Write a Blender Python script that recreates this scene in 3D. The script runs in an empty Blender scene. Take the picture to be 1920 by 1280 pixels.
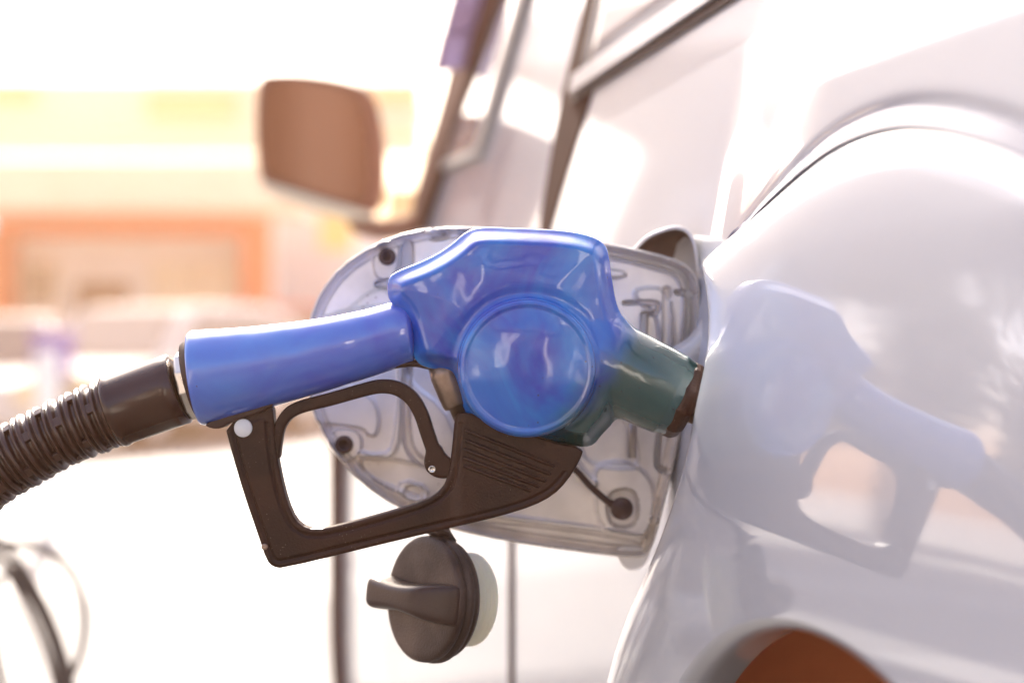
import bpy, bmesh, math, random
import numpy as np
from mathutils import Vector
random.seed(7); np.random.seed(7)
R = math.radians
C = bpy.context.scene.collection
scn = bpy.context.scene

# ------------------------------------------------------------ camera, sky, sun, exposure
F = 2987.0; H = 0.90                      # focal length in photo pixels, eye height in metres
cam = bpy.data.cameras.new('camera'); cam.sensor_width = 36; cam.lens = 36 * F / 1920
cam.clip_start = 0.02; cam.clip_end = 2000
cam.dof.use_dof = True; cam.dof.focus_distance = 0.825; cam.dof.aperture_fstop = 3.6
cam.dof.aperture_blades = 0
co = bpy.data.objects.new('camera', cam); C.objects.link(co)
co.location = (0, 0, H); co.rotation_euler = (R(90), 0, 0); scn.camera = co

SUN_AZ, SUN_EL = -13.0, 40.0              # azimuth from +Y (negative = left), elevation
w = bpy.data.worlds.new('World'); scn.world = w; w.use_nodes = True
nt = w.node_tree; bg = nt.nodes['Background']
sky = nt.nodes.new('ShaderNodeTexSky'); sky.sky_type = 'NISHITA'; sky.sun_disc = False
sky.sun_elevation = R(SUN_EL); sky.sun_rotation = R(SUN_AZ)
sky.air_density = 1.0; sky.dust_density = 4.0; sky.ozone_density = 1.0
nt.links.new(sky.outputs[0], bg.inputs[0]); bg.inputs[1].default_value = 0.15
sl = bpy.data.lights.new('sun', 'SUN'); sl.energy = 4.5; sl.angle = R(0.5); sl.color = (1, 0.93, 0.83)
so = bpy.data.objects.new('sun', sl); C.objects.link(so)
sd = Vector((math.sin(R(SUN_AZ)) * math.cos(R(SUN_EL)), math.cos(R(SUN_AZ)) * math.cos(R(SUN_EL)), math.sin(R(SUN_EL))))
so.rotation_euler = sd.to_track_quat('Z', 'Y').to_euler(); so.location = sd * 30
scn.view_settings.view_transform = 'Standard'; scn.view_settings.look = 'None'
scn.view_settings.exposure = 1.6; scn.view_settings.gamma = 1.0
scn.render.engine = 'CYCLES'

# ------------------------------------------------------------ helpers
def W(px, py, Y): return ((px - 960) / F * Y, Y, H - (py - 640) / F * Y)

def srgb(r, g, b): return tuple(((c/255)/12.92 if c/255 <= .04045 else ((c/255+.055)/1.055)**2.4) for c in (r, g, b))

def mat(name, col, rough=0.5, metal=0.0, coat=0.0, coat_ior=1.5, coat_rough=0.03, col2=None, nscale=20., nlo=.4, nhi=.6,
        bump=0., bscale=200., rvar=0., spec=0.5, sss=0., detail=4., trans=0., ior=1.5, sub=None):
    m = bpy.data.materials.new(name); m.use_nodes = True
    n = m.node_tree.nodes; l = m.node_tree.links; p = n['Principled BSDF']
    p.inputs['Base Color'].default_value = (*col, 1); p.inputs['Roughness'].default_value = rough
    p.inputs['Metallic'].default_value = metal; p.inputs['Specular IOR Level'].default_value = spec
    p.inputs['Coat Weight'].default_value = coat; p.inputs['Coat IOR'].default_value = coat_ior
    p.inputs['Coat Roughness'].default_value = coat_rough; p.inputs['IOR'].default_value = ior
    p.inputs['Transmission Weight'].default_value = trans
    if sss:
        p.inputs['Subsurface Weight'].default_value = sss; p.inputs['Subsurface Radius'].default_value = (.01, .008, .005)
        p.inputs['Subsurface Scale'].default_value = 1
    tc = n.new('ShaderNodeTexCoord')
    if col2 is not None or rvar:
        no = n.new('ShaderNodeTexNoise'); no.inputs['Scale'].default_value = nscale; no.inputs['Detail'].default_value = detail
        l.new(tc.outputs['Object'], no.inputs['Vector'])
        rp = n.new('ShaderNodeMapRange'); rp.inputs[1].default_value = nlo; rp.inputs[2].default_value = nhi
        l.new(no.outputs[0], rp.inputs[0])
        if col2 is not None:
            mx = n.new('ShaderNodeMix'); mx.data_type = 'RGBA'; mx.inputs[6].default_value = (*col, 1); mx.inputs[7].default_value = (*col2, 1)
            l.new(rp.outputs[0], mx.inputs[0]); l.new(mx.outputs[2], p.inputs['Base Color'])
        if rvar:
            r2 = n.new('ShaderNodeMapRange'); r2.inputs[3].default_value = rough - rvar; r2.inputs[4].default_value = rough + rvar
            l.new(no.outputs[0], r2.inputs[0]); l.new(r2.outputs[0], p.inputs['Roughness'])
    if bump:
        nb = n.new('ShaderNodeTexNoise'); nb.inputs['Scale'].default_value = bscale; nb.inputs['Detail'].default_value = 3
        l.new(tc.outputs['Object'], nb.inputs['Vector'])
        bp = n.new('ShaderNodeBump'); bp.inputs['Strength'].default_value = bump; bp.inputs['Distance'].default_value = .001
        l.new(nb.outputs[0], bp.inputs['Height']); l.new(bp.outputs[0], p.inputs['Normal'])
    return m

def specks(m, col, scale=350., thr=.14, scale2=25., amt=1.):
    """small dirt / rust specks over whatever base colour a material already has"""
    n = m.node_tree.nodes; l = m.node_tree.links; p = n['Principled BSDF']
    tc = n.new('ShaderNodeTexCoord')
    v = n.new('ShaderNodeTexVoronoi'); v.inputs['Scale'].default_value = scale; v.inputs['Randomness'].default_value = 1
    l.new(tc.outputs['Object'], v.inputs['Vector'])
    a = n.new('ShaderNodeMapRange'); a.inputs[1].default_value = thr; a.inputs[2].default_value = thr * .55
    l.new(v.outputs['Distance'], a.inputs[0])
    nn = n.new('ShaderNodeTexNoise'); nn.inputs['Scale'].default_value = scale2; nn.inputs['Detail'].default_value = 3
    l.new(tc.outputs['Object'], nn.inputs['Vector'])
    b = n.new('ShaderNodeMapRange'); b.inputs[1].default_value = .54; b.inputs[2].default_value = .6; b.inputs[4].default_value = amt
    l.new(nn.outputs[0], b.inputs[0])
    mu = n.new('ShaderNodeMath'); mu.operation = 'MULTIPLY'; l.new(a.outputs[0], mu.inputs[0]); l.new(b.outputs[0], mu.inputs[1])
    mx = n.new('ShaderNodeMix'); mx.data_type = 'RGBA'; mx.inputs[7].default_value = (*col, 1)
    src = p.inputs['Base Color']
    if src.is_linked: l.new(src.links[0].from_socket, mx.inputs[6])
    else: mx.inputs[6].default_value = src.default_value
    l.new(mu.outputs[0], mx.inputs[0]); l.new(mx.outputs[2], src)

def wloc(o):
    v = Vector((0, 0, 0))
    while o is not None: v += o.location; o = o.parent
    return v
def link(name, me, m=None, parent=None, smooth=True):
    o = bpy.data.objects.new(name, me); C.objects.link(o)
    if parent is not None: o.parent = parent
    if m is not None:
        me.materials.append(m)
    if smooth: me.polygons.foreach_set('use_smooth', [True] * len(me.polygons))
    return o
def mesh(name, verts, faces, m=None, parent=None, smooth=True, sharp=None):
    """verts in world metres; they are stored relative to the parent"""
    off = wloc(parent) if parent is not None else Vector((0, 0, 0))
    v = np.asarray(verts, dtype=np.float64) - np.array(off)
    me = bpy.data.meshes.new(name)
    if isinstance(faces, np.ndarray):
        nf = len(faces); k = faces.shape[1]
        me.vertices.add(len(v)); me.vertices.foreach_set('co', v.astype(np.float32).ravel())
        me.loops.add(nf * k); me.loops.foreach_set('vertex_index', faces.astype(np.int32).ravel())
        me.polygons.add(nf); me.polygons.foreach_set('loop_start', np.arange(nf, dtype=np.int32) * k)
        me.polygons.foreach_set('loop_total', np.full(nf, k, dtype=np.int32)); me.update(calc_edges=True)
    else:
        me.from_pydata([tuple(x) for x in v], [], faces); me.update()
    o = link(name, me, m, parent, smooth)
    if sharp is not None:
        try: me.set_sharp_from_angle(angle=R(sharp))
        except Exception: pass
    return o
def bevel(o, wd=.003, seg=3):
    b = o.modifiers.new('bevel', 'BEVEL'); b.width = wd; b.segments = seg; b.limit_method = 'ANGLE'; b.angle_limit = R(35)
    return o
def empty(name, loc, label=None, cat=None, group=None, kind=None):
    o = bpy.data.objects.new(name, None); C.objects.link(o); o.location = loc; o.empty_display_size = .05
    return tag(o, label, cat, group, kind)
def tag(o, label=None, cat=None, group=None, kind=None):
    if label: o['label'] = label
    if cat: o['category'] = cat
    if group: o['group'] = group
    if kind: o['kind'] = kind
    return o
def box(x0, x1, y0, y1, z0, z1):
    v = [(x, y, z) for x in (x0, x1) for y in (y0, y1) for z in (z0, z1)]
    f = [(0,1,3,2),(4,6,7,5),(0,4,5,1),(2,3,7,6),(0,2,6,4),(1,5,7,3)]
    return v, f
def boxes(lst):
    V, Fc = [], []
    for b in lst:
        v, f = box(*b); n = len(V); V += v; Fc += [tuple(i + n for i in q) for q in f]
    return V, Fc
def tube(path, rad, seg=24, caps=True, ell=1.0, closed=False):
    """swept tube along world points; rad number or list; ell squashes the second axis"""
    P = [Vector(p) for p in path]; n = len(P)
    rr = rad if isinstance(rad, (list, tuple, np.ndarray)) else [rad] * n
    V, Fc = [], []; prev = None
    for i in range(n):
        t = (P[(i+1) % n] - P[i-1]) if closed else (P[min(i+1, n-1)] - P[max(i-1, 0)])
        t.normalize()
        if prev is None:
            a = Vector((0, 1, 0)) if abs(t.y) < .9 else Vector((1, 0, 0))
        else: a = prev
        b = t.cross(a).normalized(); a = b.cross(t).normalized(); prev = a
        for k in range(seg):
            th = 2 * math.pi * k / seg
            V.append(P[i] + a * (math.cos(th) * rr[i] * ell) + b * (math.sin(th) * rr[i]))
    m = n if closed else n - 1
    for i in range(m):
        for k in range(seg):
            j = (i + 1) % n; k2 = (k + 1) % seg
            Fc.append((i*seg+k, i*seg+k2, j*seg+k2, j*seg+k))
    if caps and not closed:
        Fc.append(tuple(range(seg))[::-1]); Fc.append(tuple((n-1)*seg + k for k in range(seg)))
    return V, Fc
def lathe(prof, c, axis, seg=64, up=None):
    """prof: (radius, distance along axis); c world centre"""
    ax = Vector(axis).normalized(); a = Vector(up) if up else (Vector((0, 0, 1)) if abs(ax.z) < .9 else Vector((1, 0, 0)))
    b = ax.cross(a).normalized(); a = b.cross(ax).normalized(); c = Vector(c)
    V, Fc = [], []
    for r, t in prof:
        for k in range(seg):
            th = 2 * math.pi * k / seg
            V.append(c + ax * t + a * (r * math.cos(th)) + b * (r * math.sin(th)))
    for i in range(len(prof) - 1):
        for k in range(seg):
            k2 = (k + 1) % seg; Fc.append((i*seg+k, i*seg+k2, (i+1)*seg+k2, (i+1)*seg+k))
    return V, Fc
def join(*vf):
    V, Fc = [], []
    for v, f in vf:
        n = len(V); V += list(v); Fc += [tuple(i + n for i in q) for q in f]
    return V, Fc
def spline(pts, n=8, closed=False):
    P = np.array(pts, float); N = len(P); out = []
    rng = range(N) if closed else range(N - 1)
    for i in rng:
        if closed: p0, p1, p2, p3 = P[i-1], P[i], P[(i+1) % N], P[(i+2) % N]
        else: p0, p1, p2, p3 = P[max(i-1, 0)], P[i], P[i+1], P[min(i+2, N-1)]
        for k in range(n):
            t = k / n
            out.append(.5*((2*p1)+(-p0+p2)*t+(2*p0-5*p1+4*p2-p3)*t*t+(-p0+3*p1-3*p2+p3)*t**3))
    if not closed: out.append(P[-1])
    return np.array(out)
def chaikin(pts, it=2):
    P = np.array(pts, float)
    for _ in range(it):
        Q = np.roll(P, -1, axis=0); P = np.stack([.75*P+.25*Q, .25*P+.75*Q], 1).reshape(-1, 2)
    return P

# ---- signed distance modelling: everything is laid out in a thing's own plane (pixel-sized units), then meshed as a solid
def poly2(X, Y, pts):
    P = np.array(pts, float); Q = np.roll(P, -1, axis=0)
    d = np.full(X.shape, 1e9); s = np.zeros(X.shape, bool)
    for (ax, ay), (bx, by) in zip(P, Q):
        ex, ey = bx-ax, by-ay; L = ex*ex+ey*ey + 1e-9
        t = np.clip(((X-ax)*ex+(Y-ay)*ey)/L, 0, 1)
        d = np.minimum(d, (X-ax-t*ex)**2+(Y-ay-t*ey)**2)
        c = (ay > Y) != (by > Y)
        with np.errstate(divide='ignore', invalid='ignore'):
            s ^= c & (X < (bx-ax)*(Y-ay)/(by-ay if by != ay else 1e-9)+ax)
    d = np.sqrt(d); return np.where(s, -d, d)
def line2(X, Y, pts):
    P = np.array(pts, float); d = np.full(X.shape, 1e9)
    for (ax, ay), (bx, by) in zip(P[:-1], P[1:]):
        ex, ey = bx-ax, by-ay; L = ex*ex+ey*ey + 1e-9
        t = np.clip(((X-ax)*ex+(Y-ay)*ey)/L, 0, 1)
        d = np.minimum(d, (X-ax-t*ex)**2+(Y-ay-t*ey)**2)
    return np.sqrt(d)
def ss(a, b, x):
    t = np.clip((x-a)/(b-a), 0, 1); return t*t*(3-2*t)
def smin(a, b, k):
    h = np.clip(.5+.5*(b-a)/k, 0, 1); return b*(1-h)+a*h-k*h*(1-h)
def smax(a, b, k): return -smin(-a, -b, k)
def nets(Fv, lo, h):
    """naive surface nets on array Fv[x,y,w]"""
    nx, ny, nz = Fv.shape; S = Fv < 0
    acc = np.zeros((nx-1, ny-1, nz-1, 3), np.float32); cnt = np.zeros((nx-1, ny-1, nz-1), np.float32)
    cs = [(i, j, k) for i in (0, 1) for j in (0, 1) for k in (0, 1)]
    sl_ = lambda A, c: A[c[0]:nx-1+c[0], c[1]:ny-1+c[1], c[2]:nz-1+c[2]]
    for a in cs:
        for ax in range(3):
            if a[ax]: continue
            b = list(a); b[ax] = 1
            fa, fb = sl_(Fv, a), sl_(Fv, b); m = sl_(S, a) != sl_(S, b)
            t = fa[m]/(fa[m]-fb[m])
            for q in range(3): acc[..., q][m] += a[q] + (t if q == ax else 0)
            cnt[m] += 1
    act = cnt > 0; idx = np.full(cnt.shape, -1, np.int64); idx[act] = np.arange(act.sum())
    ijk = np.argwhere(act); V = (ijk + acc[act]/cnt[act][:, None])*h + np.array(lo)
    faces = []
    # x edges
    for ax in range(3):
        A = [slice(None)]*3; B = [slice(None)]*3; A[ax] = slice(0, -1); B[ax] = slice(1, None)
        o1, o2 = [(1, 2), (2, 0), (0, 1)][ax]
        A[o1] = B[o1] = slice(1, -1); A[o2] = B[o2] = slice(1, -1)
        sa, sb = S[tuple(A)], S[tuple(B)]
        e = np.argwhere(sa != sb)
        if not len(e): continue
        flip = sa[tuple(e.T)]
        base = e.copy(); base[:, o1] += 1; base[:, o2] += 1
        def g(d1, d2):
            q = base.copy(); q[:, o1] -= d1; q[:, o2] -= d2; return idx[tuple(q.T)]
        q = np.stack([g(1, 1), g(0, 1), g(0, 0), g(1, 0)], 1)
        q[~flip] = q[~flip][:, ::-1]; faces.append(q)
    return V, np.concatenate(faces)
def solid(name, fn, bounds, h, Y0, m, parent=None, tilt=None):
    """bounds: x0,x1,y0,y1,w0,w1 ; fn(X2,Y2,w)->F ; x,y in plane units (y down), w towards the viewer"""
    x0, x1, y0, y1, w0, w1 = bounds
    xs = np.arange(x0, x1+h, h); ys = np.arange(y0, y1+h, h); ws = np.arange(w0, w1+h, h)
    X, Y = np.meshgrid(xs, ys, indexing='ij')
    Fv = fn(X, Y, ws[None, None, :]).astype(np.float32)
    Fv[0] = Fv[-1] = 1; Fv[:, 0] = Fv[:, -1] = 1; Fv[:, :, 0] = Fv[:, :, -1] = 1
    V, Q = nets(Fv, (x0, y0, w0), h)
    s = Y0 / F
    P = np.stack([(V[:, 0]-960)*s, Y0 - V[:, 2]*s, H-(V[:, 1]-640)*s], 1)
    Q = Q[:, ::-1] if False else Q
    return mesh(name, P, Q, m, parent)

# ------------------------------------------------------------ materials
M = {}
M['ground'] = mat('pale_concrete', (.50, .48, .455), .75, col2=(.42, .40, .38), nscale=.9, nlo=.3, nhi=.7, bump=.4, bscale=40)
M['joint'] = mat('concrete_joint', (.33, .31, .29), .9)
M['paint'] = mat('white_car_paint', (.46, .47, .52), .35, coat=1., coat_ior=2.1, coat_rough=.04, spec=.5)
specks(M['paint'], (.30, .26, .22), scale=260, thr=.06, scale2=9, amt=.5)
M['cream'] = mat('cream_wall', (.90, .80, .62), .8, col2=(.86, .76, .58), nscale=2)
M['siding'] = mat('pale_siding', (.80, .72, .55), .7)
M['siding2'] = mat('ochre_siding', (.72, .50, .22), .7)
M['sealgrey'] = mat('pale_window_seal', (.42, .38, .35), .5)
M['white'] = mat('white_plaster', (.88, .87, .84), .8, col2=(.82, .80, .77), nscale=1.5)
M['orange'] = mat('orange_paint', (.82, .17, .04), .6, col2=(.76, .14, .035), nscale=3)
M['lilac'] = mat('lilac_wall', (.55, .52, .58), .8)
M['brown'] = mat('brown_door', (.12, .04, .02), .6)
M['wglass'] = mat('window_glass', (.25, .2, .16), .1, coat=.6)
M['yellow'] = mat('yellow_sign', (.80, .58, .18), .6)
M['teal'] = mat('teal_paint', (.25, .55, .50), .6)
M['steel'] = mat('galvanised', (.55, .55, .56), .4, metal=.6)
M['grey'] = mat('grey_column_paint', (.22, .21, .22), .6, col2=(.18, .17, .18), nscale=3)
M['canopy'] = mat('canopy_sheet', (.10, .10, .12), .5)
M['carwhite'] = mat('silver_car_paint', (.62, .58, .55), .3, coat=.8)
M['carred'] = mat('red_car_paint', (.55, .05, .03), .3, coat=.8)
M['lamp'] = mat('lamp_lens', (.8, .65, .4), .1, coat=1)
M['tyre'] = mat('tyre_rubber', (.035, .028, .025), .8)
M['blue_cloth'] = mat('blue_bin_plastic', (.10, .07, .42), .6)
M['leaf'] = mat('tree_leaves', (.07, .10, .03), .6, col2=(.11, .14, .045), nscale=3)
M['bark'] = mat('tree_bark', (.14, .10, .07), .9)
M['black'] = mat('black_plastic', (.040, .011, .005), .36, spec=.32, rvar=.08, nscale=30, col2=(.026, .007, .0035), nlo=.42, nhi=.62, bump=.35, bscale=900)
specks(M['black'], (.35, .26, .21), scale=520, thr=.12, scale2=38, amt=.7)
M['trim'] = mat('dark_trim_rubber', (.045, .017, .011), .55)
M['hose'] = mat('hose_plastic', (.055, .017, .008), .30, coat=.3, coat_rough=.15, bump=.15, bscale=500)
M['cuff'] = mat('cuff_vinyl', (.050, .016, .008), .24, coat=.3, coat_rough=.12)
M['metal'] = mat('brushed_metal', (.72, .66, .60), .28, metal=1., rvar=.08, nscale=60)
M['dullmetal'] = mat('worn_cast_metal', (.36, .26, .21), .38, metal=.85, rvar=.1, nscale=60, col2=(.24, .17, .13))
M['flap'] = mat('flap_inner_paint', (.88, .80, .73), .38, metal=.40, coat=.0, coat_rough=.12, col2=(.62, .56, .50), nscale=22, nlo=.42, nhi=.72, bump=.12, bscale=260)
def recess_shade(m, col, lo=.40, hi=.485):  # paints shade into the concave recesses as a darker brown
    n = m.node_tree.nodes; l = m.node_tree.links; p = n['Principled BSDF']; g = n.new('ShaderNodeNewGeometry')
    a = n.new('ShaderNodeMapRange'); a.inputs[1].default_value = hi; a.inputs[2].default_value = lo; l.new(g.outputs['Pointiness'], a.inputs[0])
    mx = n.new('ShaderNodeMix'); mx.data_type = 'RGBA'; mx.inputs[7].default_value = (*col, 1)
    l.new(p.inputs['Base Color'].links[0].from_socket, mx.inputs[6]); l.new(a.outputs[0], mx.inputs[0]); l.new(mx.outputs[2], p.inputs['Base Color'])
recess_shade(M['flap'], (.06, .032, .02), .43, .497)
specks(M['flap'], (.22, .10, .04), scale=210, thr=.13, scale2=22, amt=.9)
M['flaprim'] = mat('flap_edge_paint', (.62, .58, .56), .3, coat=1)
M['rubber'] = mat('rubber_bumper', (.065, .028, .02), .45)
M['cap'] = mat('fuel_cap_plastic', (.040, .018, .012), .42, col2=(.12, .075, .055), nscale=36, nlo=.4, nhi=.7, bump=.5, bscale=1000)
M['grip'] = mat('fuel_cap_grip', (.040, .016, .011), .34, bump=.2, bscale=900)
M['plug'] = mat('translucent_plug', (1., .92, .70), .4, sss=.6)
M['liner'] = mat('wheel_well_liner', (.80, .27, .11), .8, col2=(.70, .22, .09), nscale=8)
M['pillar_dark'] = mat('pillar_trim', (.095, .032, .018), .75, spec=.12)
M['seam'] = mat('door_seam_rubber', (.050, .018, .011), .85, spec=.08)
M['glass'] = mat('van_window_glass', (.42, .40, .41), .05, coat=1, coat_ior=1.8, coat_rough=.01)
M['mglass'] = mat('mirror_glass', (.20, .065, .024), .14, metal=.3, coat=.25, coat_rough=.05)
M['mhouse'] = mat('mirror_housing', (.26, .10, .055), .4)
M['pin'] = mat('zinc_pin', (.40, .34, .30), .3, metal=.8)
M['plastic_grey'] = mat('old_grey_hose', (.09, .07, .065), .6)
M['rivet'] = mat('white_rivet', (.82, .82, .84), .35)

# blue vinyl sleeve: one worn vinyl, turning from blue to dark sea-green towards its spout end, with rubbed scuffs
def vinyl(name, grad=True, ca=(.004, .050, .47), cb=(.004, .25, .70)):
    m = mat(name, (.02, .10, .52), .26, coat=1., coat_rough=.05, coat_ior=1.6)
    n = m.node_tree.nodes; l = m.node_tree.links; p = n['Principled BSDF']
    tc = n.new('ShaderNodeTexCoord')
    no = n.new('ShaderNodeTexNoise'); no.inputs['Scale'].default_value = 16; no.inputs['Detail'].default_value = 5
    no.inputs['Distortion'].default_value = 1.2; l.new(tc.outputs['Object'], no.inputs['Vector'])
    cr = n.new('ShaderNodeValToRGB'); e = cr.color_ramp.elements
    e[0].position = .36; e[0].color = (*ca, 1); e[1].position = .68; e[1].color = (*cb, 1)
    l.new(no.outputs[0], cr.inputs[0])
    out = cr.outputs[0]
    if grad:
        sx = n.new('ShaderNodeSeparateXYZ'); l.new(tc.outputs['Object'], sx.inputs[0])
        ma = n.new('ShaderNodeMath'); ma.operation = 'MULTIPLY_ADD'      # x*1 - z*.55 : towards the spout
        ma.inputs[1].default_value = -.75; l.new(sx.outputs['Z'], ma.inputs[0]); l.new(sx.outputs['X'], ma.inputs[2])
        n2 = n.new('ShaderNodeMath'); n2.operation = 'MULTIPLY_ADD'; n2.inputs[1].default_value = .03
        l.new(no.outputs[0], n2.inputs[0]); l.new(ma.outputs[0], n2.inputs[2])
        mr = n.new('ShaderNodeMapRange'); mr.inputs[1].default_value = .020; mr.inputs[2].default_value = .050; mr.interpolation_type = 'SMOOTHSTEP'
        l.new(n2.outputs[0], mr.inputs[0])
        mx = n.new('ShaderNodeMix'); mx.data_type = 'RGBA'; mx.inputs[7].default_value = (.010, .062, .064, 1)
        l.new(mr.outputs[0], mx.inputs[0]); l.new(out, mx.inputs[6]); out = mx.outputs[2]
    # rubbed streaks
    mp = n.new('ShaderNodeMapping'); mp.inputs['Rotation'].default_value = (0, R(-42), 0); mp.inputs['Scale'].default_value = (14, 40, 160)
    l.new(tc.outputs['Object'], mp.inputs[0]); sn_ = n.new('ShaderNodeTexNoise'); sn_.inputs['Scale'].default_value = 1.6; sn_.inputs['Detail'].default_value = 4
    l.new(mp.outputs[0], sn_.inputs['Vector'])
    sr = n.new('ShaderNodeMapRange'); sr.inputs[1].default_value = .60; sr.inputs[2].default_value = .72; sr.inputs[4].default_value = .0
    l.new(sn_.outputs[0], sr.inputs[0])
    sm = n.new('ShaderNodeMix'); sm.data_type = 'RGBA'; sm.inputs[7].default_value = (.10, .34, .62, 1)
    l.new(sr.outputs[0], sm.inputs[0]); l.new(out, sm.inputs[6]); out = sm.outputs[2]
    l.new(out, p.inputs['Base Color'])
    nr = n.new('ShaderNodeTexNoise'); nr.inputs['Scale'].default_value = 45; nr.inputs['Detail'].default_value = 6
    l.new(tc.outputs['Object'], nr.inputs['Vector'])
    r2 = n.new('ShaderNodeMapRange'); r2.inputs[1].default_value = .35; r2.inputs[2].default_value = .7; r2.inputs[3].default_value = .02; r2.inputs[4].default_value = .11
    l.new(nr.outputs[0], r2.inputs[0]); l.new(r2.outputs[0], p.inputs['Coat Roughness'])
    nb = n.new('ShaderNodeTexNoise'); nb.inputs['Scale'].default_value = 26; nb.inputs['Detail'].default_value = 2
    l.new(tc.outputs['Object'], nb.inputs['Vector'])
    bp = n.new('ShaderNodeBump'); bp.inputs['Strength'].default_value = .6; bp.inputs['Distance'].default_value = .004
    l.new(nb.outputs[0], bp.inputs['Height']); l.new(bp.outputs[0], p.inputs['Normal']); l.new(bp.outputs[0], p.inputs['Coat Normal'])
    return m
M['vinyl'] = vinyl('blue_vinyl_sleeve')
specks(M['vinyl'], (.01, .03, .04), scale=150, thr=.10, scale2=18, amt=.8)
M['vinyl_plain'] = vinyl('blue_vinyl_grip', False, (.050, .095, .60), (.070, .22, .72)); q_ = M['vinyl_plain'].node_tree.nodes['Principled BSDF'].inputs; q_['Coat IOR'].default_value = 1.9; q_['Roughness'].default_value = .4

# ------------------------------------------------------------ ground, building, things far behind
n = 60
v, f = [(-120, -120, 0), (120, -120, 0), (120, 120, 0), (-120, 120, 0)], [(0, 1, 2, 3)]
tag(mesh('ground', v, f, M['ground'], smooth=False), kind='structure')
M['asphalt'] = mat('dark_asphalt', (.055, .052, .05), .85, col2=(.08, .075, .07), nscale=3, bump=.5, bscale=150)
M['apron'] = mat('grey_concrete_apron', (.30, .29, .275), .8, col2=(.26, .25, .24), nscale=2)
tag(mesh('unseen_dark_ground', [(-3.2, -6.9, .006), (6, -6.9, .006), (6, 3.9, .006), (-3.2, 3.9, .006)], [(0, 1, 2, 3)], M['asphalt'], smooth=False), kind='structure')  # dark ground out of view, added to cut bounce light from below
tag(mesh('apron', [(-9, 3.9, .006), (9, 3.9, .006), (9, 5.6, .006), (-9, 5.6, .006)], [(0, 1, 2, 3)], M['apron'], smooth=False), kind='structure')
jl = []
for k in range(-8, 9): jl.append((k*3-.01, k*3+.01, -12, 19, .001, .004))
jv, jf = [], []
for (a, b, c, d, e, g) in jl:
    q = len(jv); jv += [(a, c, g), (b, c, g), (b, d, g), (a, d, g)]; jf.append((q, q+1, q+2, q+3))
for k in range(-3, 7):
    q = len(jv); y = k*3+.9; jv += [(-25, y, .0045), (25, y, .0045), (25, y+.02, .0045), (-25, y+.02, .0045)]; jf.append((q, q+1, q+2, q+3))
tag(mesh('pavement_joint', jv, jf, M['joint'], smooth=False), kind='structure')

YB = 20.0
def bx(px0, px1, py0, py1, Y, d):
    x0, _, z1 = W(px0, py0, Y); x1, _, z0 = W(px1, py1, Y)
    return (x0, x1, Y, Y+d, max(z0, 0.0), z1)
def mb(name, lst, m, parent, bev=0):
    v, f = boxes(lst); o = mesh(name, v, f, M[m], parent, smooth=False)
    if bev: bevel(o, bev, 2)
    return o
B = empty('shop_building', (-4, YB, 0), 'cream shop building with an orange framed front, out of focus behind the hose', 'building')
mb('wall', [bx(-900, 505, 300, 774, YB, 8)], 'white', B)
x0, _, _ = W(505, 0, YB)
mb('side_wing', [bx(506, 660, 380, 774, YB+.6, 7)], 'lilac', B)
mb('fascia', [bx(-900, 560, 298, 392, YB-1.6, 1.55)], 'cream', B)
mb('frame', [bx(-900, 500, 394, 440, YB-.5, .45), bx(452, 500, 441, 575, YB-.5, .45), bx(-60, 14, 441, 650, YB-.5, .45), bx(452, 500, 640, 790, YB-.5, .45)], 'orange', B)
up = [bx(-900, 790, 150 + 24*k, 150+24*k+20, YB+3 - .0*k, .3) for k in range(6)]
mb('siding', up, 'siding', B)
mb('sign_board', [bx(275, 440, 172, 222, YB+2.8, .15)], 'siding2', B)
for q in (bx(-40, 60, 160, 190, YB+2.8, .15), bx(700, 790, 165, 195, YB+2.7, .15), bx(720, 800, 350, 420, YB+2.7, .15)): mb('sign_band', [q], 'siding2', B)
mb('stripe', [bx(640, 800, 205, 222, YB+2.65, .1)], 'teal', B)
d_ = mb('door', [bx(143, 238, 530, 760, YB-.12, .1)], 'brown', B)
mb('door_panel', [bx(160, 222, 590, 612, YB-.16, .035)], 'white', d_)
for (a, b, c, d) in ((48, 98, 498, 566), (290, 345, 500, 590), (360, 430, 500, 600)):
    fr = mb('window', [bx(a-6, b+6, c-6, c, YB-.14, .13), bx(a-6, b+6, d, d+6, YB-.14, .13), bx(a-6, a, c, d, YB-.14, .13), bx(b, b+6, c, d, YB-.14, .13)], 'cream', B)
    mb('pane', [bx(a, b, c, d, YB-.06, .05)], 'wglass' if a < 60 else 'cream', fr)
S = empty('yellow_sign', W(630, 640, 18), 'small yellow sign panel beside the shop, under the door mirror', 'sign')
mb('panel', [bx(598, 662, 398, 470, 17.9, .08)], 'yellow', S); mb('post', [bx(626, 634, 471, 790, 17.92, .05)], 'steel', S)
P_ = empty('white_post', W(70, 1000, 7.0)[:2] + (0,), 'pale upright post standing on the forecourt at the left', 'post')
x, y, z = W(88, 640, 7.0)
o = mesh('post', *lathe([(.0, .86), (.045, .86), (.05, .85), (.05, .03), (.09, .03), (.09, 0)], (x, 7.0, 0), (0, 0, 1), 24), M['white'], P_, sharp=40)
x, y, z = W(98, 640, 12.6)
o = empty('blue_bin', (x, 12.6, 0), 'blue upright bin between the two parked cars behind the hose', 'bin')
mb('bin_body', [(x-.13, x+.13, 12.5, 12.75, .02, .93)], 'blue_cloth', o, .02); mb('lid', [(x-.15, x+.15, 12.48, 12.78, .935, .985)], 'blue_cloth', o, .015)

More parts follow.
